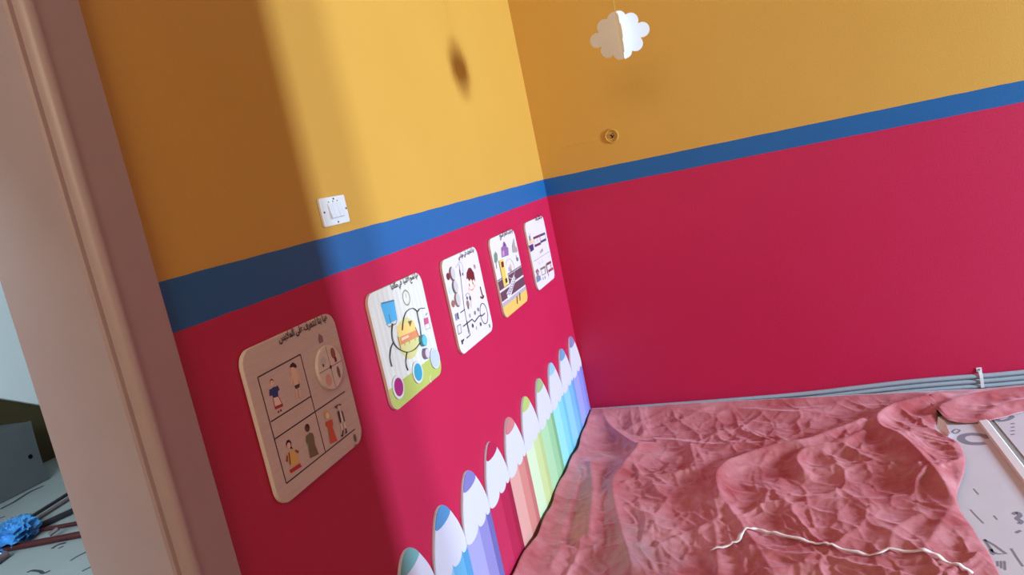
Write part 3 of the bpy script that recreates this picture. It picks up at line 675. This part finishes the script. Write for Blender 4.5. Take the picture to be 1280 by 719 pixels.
# free right and lower edges settle to the floor
dr_ = (XR[:, None] - GX); fade = np.where(GY < yj - .005, 1 - np.exp(-(dr_ + .012)/.03), 1.0); GZ = .004 + (GZ - .004)*fade
de = (SY - yl[:, None]); fade2 = 1 - np.exp(-(de + .012)/.03)*np.clip((SX - xj)/.08, 0, 1); SZ = .004 + (SZ - .004)*fade2
SZ[0, :] = GZ[:46, -1]
nv = len(yv)
for i in range(nv):
    for j in range(NU): vs.append((GX[i, j], GY[i, j], GZ[i, j]))
for i in range(nv - 1):
    for j in range(NU - 1): fs.append((i*NU + j, (i+1)*NU + j, (i+1)*NU + j + 1, i*NU + j + 1))
base = len(vs)
for i in range(1, NS):
    for j in range(46): vs.append((SX[i, j], SY[i, j], SZ[i, j]))
def sid(i, j): return (j*NU + NU - 1) if i == 0 else base + (i-1)*46 + j
for i in range(NS - 1):
    for j in range(45): fs.append((sid(i, j), sid(i, j+1), sid(i+1, j+1), sid(i+1, j)))
def cloth_mat():
    M = bpy.data.materials.new('dusty_red_sateen'); M.use_nodes = True; nt = M.node_tree; b = nt.nodes['Principled BSDF']; N = nt.nodes.new; L = nt.links.new
    tc = N('ShaderNodeTexCoord')
    n = N('ShaderNodeTexNoise'); n.inputs['Scale'].default_value = 5; n.inputs['Detail'].default_value = 8; n.inputs['Roughness'].default_value = .65; L(tc.outputs['Object'], n.inputs['Vector'])
    cr = N('ShaderNodeValToRGB'); cr.color_ramp.elements[0].position = .35; cr.color_ramp.elements[0].color = rgb((164, 74, 78)); cr.color_ramp.elements[1].position = .72; cr.color_ramp.elements[1].color = rgb((202, 136, 142)); L(n.outputs['Fac'], cr.inputs[0])
    # grey plaster dust trodden into one place
    mp = N('ShaderNodeMapping'); mp.inputs['Location'].default_value = (-.42, 1.36, 0); L(tc.outputs['Object'], mp.inputs[0])
    mp2 = N('ShaderNodeMapping'); mp2.inputs['Scale'].default_value = (4.2, 2.8, 0); L(mp.outputs[0], mp2.inputs[0])
    ln = N('ShaderNodeVectorMath'); ln.operation = 'LENGTH'; L(mp2.outputs[0], ln.inputs[0])
    n3 = N('ShaderNodeTexNoise'); n3.inputs['Scale'].default_value = 14; n3.inputs['Detail'].default_value = 8; L(tc.outputs['Object'], n3.inputs['Vector'])
    a = N('ShaderNodeMath'); a.operation = 'MULTIPLY_ADD'; a.inputs[1].default_value = 1.4; L(n3.outputs['Fac'], a.inputs[0]); L(ln.outputs['Value'], a.inputs[2])
    mr = N('ShaderNodeMapRange'); mr.inputs[1].default_value = .6; mr.inputs[2].default_value = 1.6; mr.inputs[3].default_value = .6; mr.inputs[4].default_value = 0; L(a.outputs[0], mr.inputs[0])
    mx = N('ShaderNodeMix'); mx.data_type = 'RGBA'; mx.inputs[7].default_value = rgb((150, 132, 136)); L(mr.outputs[0], mx.inputs[0]); L(cr.outputs[0], mx.inputs[6]); L(mx.outputs[2], b.inputs['Base Color'])
    b.inputs['Roughness'].default_value = .40; b.inputs['Specular IOR Level'].default_value = .5; b.inputs['Sheen Weight'].default_value = .35; b.inputs['Sheen Roughness'].default_value = .4; b.inputs['Sheen Tint'].default_value = rgb((240, 190, 200))
    n2 = N('ShaderNodeTexNoise'); n2.inputs['Scale'].default_value = 45; n2.inputs['Detail'].default_value = 6; L(tc.outputs['Object'], n2.inputs['Vector'])
    bp = N('ShaderNodeBump'); bp.inputs['Strength'].default_value = .3; bp.inputs['Distance'].default_value = .006; L(n2.outputs['Fac'], bp.inputs['Height']); L(bp.outputs[0], b.inputs['Normal'])
    return M
sheet = pyd('dust_sheet', vs, fs, cloth_mat()); smooth(sheet)
sd = sheet.modifiers.new('thickness', 'SOLIDIFY'); sd.thickness = .0016; sd.offset = -1
tag(sheet, 'crumpled dusty red cloth sheet spread over the floor', 'dust sheet')

# torn white strip lying on the sheet
rp = [fl(*q, .025) for q in ((888,690),(906,684),(921,678),(930,668),(940,662),(950,662),(966,667),(1000,677),(1030,684),(1052,688),(1093,696),(1112,690),(1150,695),(1165,698),(1185,706),(1216,716))]
rp = np.array(spline(rp, 6)); hz = sheet_height(rp[:, 0], rp[:, 1])
vs = []; fs = []
for i, (p, z) in enumerate(zip(rp, hz)):
    t = rp[min(i+1, len(rp)-1)] - rp[max(i-1, 0)]; t /= np.linalg.norm(t); nn = np.array((-t[1], t[0]))
    w = .0085*(.75 + .5*noise.noise((i*.31, 2.2, .3))) * min(1, (i + 1)/4); tw = .8*noise.noise((i*.17, 5.5, 1.0))
    for s in (-1, 1):
        e = p + nn*w*s*math.cos(tw); vs.append((e[0], e[1], z + .007 + abs(w*math.sin(tw))*(1 if s > 0 else .2)))
for i in range(len(rp) - 1): fs.append((2*i, 2*i+1, 2*i+3, 2*i+2))
o = pyd('paper_strip', vs, fs, mat('white_tape', (226, 208, 204), .6, .3, .08, 40)); smooth(o)
s_ = o.modifiers.new('thickness', 'SOLIDIFY'); s_.thickness = .001
tag(o, 'narrow torn white strip lying across the red cloth', 'strip')

# ------------------------------------------------------------------ printed protective sheets on the floor, right
M_card = mat('grey_packing_paper', (206, 200, 208), .6, .3, .06, 6, .2, 30)
M_ink2 = mat('dark_printing_ink', (66, 66, 78), .7, .2)
M_ink = mat('grey_printing_ink', (134, 130, 144), .7, .2)
def floor_sheet(name, outline, z0, z1, label):
    t = thing(name, label, 'floor covering', (sum(p[0] for p in outline)/len(outline), sum(p[1] for p in outline)/len(outline), 0))
    bevel(prism('sheet', outline, z0, z1, xy, M_card, t), .001); return t
fsA = floor_sheet('packing_sheet', [(.9, -2.7), (1.72, -2.7), (1.765, -.30), (1.2, -.30)], .0003, .0022, 'grey printed packing sheet between the red cloth and the white edging strip')
fsB = floor_sheet('packing_sheet', [(1.735, -2.7), (2.95, -2.7), (2.95, -.12), (1.80, -.12)], .0003, .0022, 'grey printed packing sheet right of the white edging strip')
def fpoly(pts, z=.0026): return [onplane(x, y, 2, z) for x, y in pts]
def fstroke(name, px, w, parent, closed=False, curve=True, z=.0026):
    P = [np.array(fl(*q, z)) for q in px]
    if closed: P.append(P[0])
    if curve: P = spline(P, 5)
    vs = []; fs = []
    for i in range(len(P)):
        t = P[min(i+1, len(P)-1)] - P[max(i-1, 0)]; t = t/(np.linalg.norm(t) or 1); n_ = np.array((-t[1], t[0]))
        ww = w[0] + (w[1]-w[0])*i/len(P) if isinstance(w, tuple) else w
        for s in (-1, 1): vs.append((*(P[i] + n_*ww/2*s), z))
    for i in range(len(P)-1): fs.append((2*i, 2*i+1, 2*i+3, 2*i+2))
    return pyd(name, vs, fs, M_ink2 if parent is globals().get('fsC') else M_ink, parent)
zf = zoom(1130, 450, 2.673)
def zz(l): return [zf(*q) for q in l]
fstroke('printed_logo', zz([(272,278),(250,280),(215,278),(192,266),(196,254),(225,248),(262,252),(285,262)]), .028, fsA)
fstroke('printed_mark', zz([(160,240),(172,232),(186,236),(172,246),(160,240)]), .008, fsA)
for l in ([(222,500),(240,520),(266,546)], [(232,430),(250,450)], [(300,520),(312,534)]): fstroke('printed_line', zz(l), .0045, fsA)
fstroke('printed_mark', zz([(268,600),(300,618),(342,648),(312,648),(296,640),(268,600)]), .008, fsA, curve=False)
fstroke('printed_mark', zz([(290,632),(296,646),(304,650)]), .010, fsA)
for k in range(3): fstroke('printed_letters', zz([(312 + k*12, 672), (314 + k*12, 690 + 6*k)]), .006, fsA)
fstroke('printed_line', zz([(358,630),(380,665),(398,690)]), .006, fsA)
for k in range(4): fstroke('printed_letters', zz([(356, 214 + k*12), (370, 212 + k*12)]), .010, fsB)
fstroke('printed_logo', zz([(310,196),(345,188),(362,190),(345,200),(318,204),(310,196)]), .018, fsB)
fstroke('printed_mark', zz([(364,516),(378,510),(388,520),(378,530),(392,540),(384,548)]), .014, fsA)
fstroke('printed_mark', zz([(374,578),(390,570)]), .010, fsA)
# white edging strip
e0 = Vector((*fl(1228, 525, .01), 0)); e1 = Vector((*fl(1281, 594, .01), 0)); dv = (e1 - e0).normalized(); nv_ = Vector((-dv.y, dv.x, 0)); e0 = e0 - dv*.015; e1 = e0 + dv*2.2
prof = [(-.020, .0024), (.020, .0024), (.020, .007), (.014, .0125), (-.014, .0125), (-.020, .007)]
vs = [tuple(e0 + nv_*a + Vector((0, 0, b))) for a, b in prof] + [tuple(e1 + nv_*a + Vector((0, 0, b))) for a, b in prof]
fs = [(0,1,2,3,4,5)[::-1], (6,7,8,9,10,11)] + [(i, (i+1)%6, 6+(i+1)%6, 6+i) for i in range(6)]
o = pyd('edging_strip', vs, fs, mat('off_white_edging', (222, 214, 214), .55, .3, .05, 30)); tag(o, 'long off-white edging strip between the two grey packing sheets', 'strip')
bm = bmesh.new(); bm.from_mesh(o.data); bmesh.ops.recalc_face_normals(bm, faces=bm.faces); bm.to_mesh(o.data); bm.free()
# white torn scrap at the fold of the cloth
q = [onplane(x, y, 2, z) for x, y, z in ((1173,521,.05), (1181,527,.045), (1188,541,.03), (1185,546,.008), (1176,541,.012), (1171,534,.03))]
o = pyd('paper_scrap', q, [(0,1,5), (1,2,4,5), (2,3,4)], mat('white_scrap', (228, 222, 226), .6, .3)); s_ = o.modifiers.new('thickness', 'SOLIDIFY'); s_.thickness = .0012
tag(o, 'small white paper scrap sticking out from the folded red cloth', 'scrap')

# ------------------------------------------------------------------ seen through the doorway
fsC = thing('packing_sheet', 'pale packing sheet on the floor of the room beyond the doorway', 'floor covering', (-2.6, -1.2, 0))
M_card2 = mat('pale_blue_packing_paper', (150, 160, 162), .6, .3, .10, 5, .2, 20)
prism('sheet', [(-4.3, -3.9), (-.35, -3.9), (-.35, .9), (-4.3, .9)], .0003, .0022, xy, M_card2, fsC)
zr = zoom(0, 600, 6.04)
def zq(l): return [zr(*q) for q in l]
fstroke('printed_line', zq([(0,222),(110,165),(220,95),(330,45)]), .030, fsC)
fstroke('printed_line', zq([(530,612),(580,580),(650,545)]), (.012, .020), fsC); fstroke('printed_line', zq([(620,690),(700,650)]), .015, fsC)
fstroke('printed_mark', zq([(205,700),(240,685),(300,690),(330,705),(380,685)]), .018, fsC); fstroke('printed_mark', zq([(390,520),(440,490),(500,475)]), .022, fsC); fstroke('printed_mark', zq([(440,520),(480,500)]), .016, fsC)
fstroke('printed_mark', zq([(150,275),(185,262),(240,268)]), .022, fsC); fstroke('printed_mark', zq([(0,290),(40,275)]), .02, fsC)
M_rust = mat('dark_red_painted_steel', (70, 26, 28), .5, .4, .2, 20); M_iron = mat('blackened_steel', (34, 34, 42), .5, .4, .2, 20); M_grey = mat('grey_painted_steel', (104, 92, 98), .5, .4, .1, 20)
BARS = [((190,312),(530,98),.011,M_iron,'dark thin metal bar at the back of the bundle tied in blue plastic', .03), ((250,315),(540,130),.011,M_grey,'grey metal bar behind the thick black bar of the bundle', .015), ((225,385),(575,225),.017,M_iron,'thick black metal bar in the middle of the bundle', .02), ((205,400),(605,327),.012,M_rust,'slim dark red metal bar between the black and the thick brown ones', .016), ((140,505),(635,410),.018,M_rust,'thick dark brown-red metal bar at the front of the bundle', .02)]
for a, b, r, mt, lb, zc in BARS:
    A_ = Vector((*fl(*zr(*a), zc), zc + .0022)); B_ = Vector((*fl(*zr(*b), zc), zc + .0022)); d = (B_ - A_).normalized()
    tag(tube('metal_bar', [A_ - d*.22, A_, B_, B_ + d*.55], r, mt, None, 10), lb, 'metal bar', 'metal bars bundled on the floor beyond the doorway')
# short bracket between the two front bars
A_ = Vector((*fl(*zr(375, 415), .03), .03)); B_ = Vector((*fl(*zr(440, 365), .05), .05)); tag(tube('metal_bar', [A_, B_], .012, M_grey, None, 8), 'short grey metal piece lying between the two front bars', 'metal bar', 'metal bars bundled on the floor beyond the doorway')
# crumpled blue plastic
cb = Vector((*fl(*zr(95, 415), .05), .055))
bm = bmesh.new(); bmesh.ops.create_icosphere(bm, subdivisions=5, radius=1)
for v in bm.verts:
    c = v.co.copy(); d = noise.voronoi(c*2.3 + Vector((.3, 1.7, 2)))[0]; d2 = noise.voronoi(c*5.1)[0]
    k = .72 + .45*math.exp(-(d[1] - d[0])/.25) + .25*noise.noise(c*1.4 + Vector((3, 1, 2))) + .07*math.exp(-(d2[1] - d2[0])/.2)
    v.co = Vector((c.x*.155*k, c.y*.115*k, max(-.052, c.z*.075*k)))
me = bpy.data.meshes.new('plastic_wrap'); bm.to_mesh(me); bm.free(); me.materials.append(mat('blue_plastic_film', (66, 140, 206), .25, .7, .35, 18))
o = link('plastic_wrap', me); o.location = cb; o.rotation_euler.z = 2.2; tag(o, 'crumpled bright blue plastic wrapped round the metal bars', 'plastic wrap')
A_ = Vector((*fl(-6, 704, .02), .022)); B_ = Vector((*fl(8, 694, .02), .022)); tag(tube('pipe_stub', [A_, B_], .02, M_grey, None, 12), 'short grey pipe end at the left below the blue plastic', 'pipe')
# leaning grey box with a hole
XB = -3.92
out = [onplane(x, y, 0, XB) for x, y in ((-60, 664), (62, 598), (55, 583), (48, 560), (42, 538), (39, 526), (-60, 566))]
o2 = [(p.y, max(.003, p.z)) for p in out]
bxg = thing('grey_crate', 'grey-blue flat-fronted crate with one small hole beyond the doorway', 'crate', (XB, sum(p[0] for p in o2)/7, 0))
M_gb = mat('grey_blue_board', (84, 90, 94), .7, .2, .12, 6)
bevel(prism('front_panel', o2, XB - .02, XB, yz, M_gb, bxg), .003)
o3 = [(p[0] if p[0] < max(a for a, b in o2) - .02 else p[0] - .02, p[1]) for p in o2]
prism('body', o3, XB - .28, XB - .02, yz, M_gb, bxg)
hp = onplane(38, 571, 0, XB); prism('hole', circ(hp.y, hp.z, .016, n=16), XB, XB + .0015, yz, mat('black_hole', (8, 8, 8), .9, .1), bxg)
# pale panel hanging askew on the dark wall
XP = -4.36
o4 = [(p.y, p.z) for p in (onplane(x, y, 0, XP) for x, y in ((-120, 478), (110, 516), (60, 120), (-180, 90)))]
o = bevel(prism('white_panel', o4, XP - .038, XP, yz, mat('pale_blue_white_board', (226, 238, 244), .6, .3, .03, 3)), .003)
tag(o, 'large pale blue-white panel fixed askew on the dark wall beyond the doorway', 'panel')
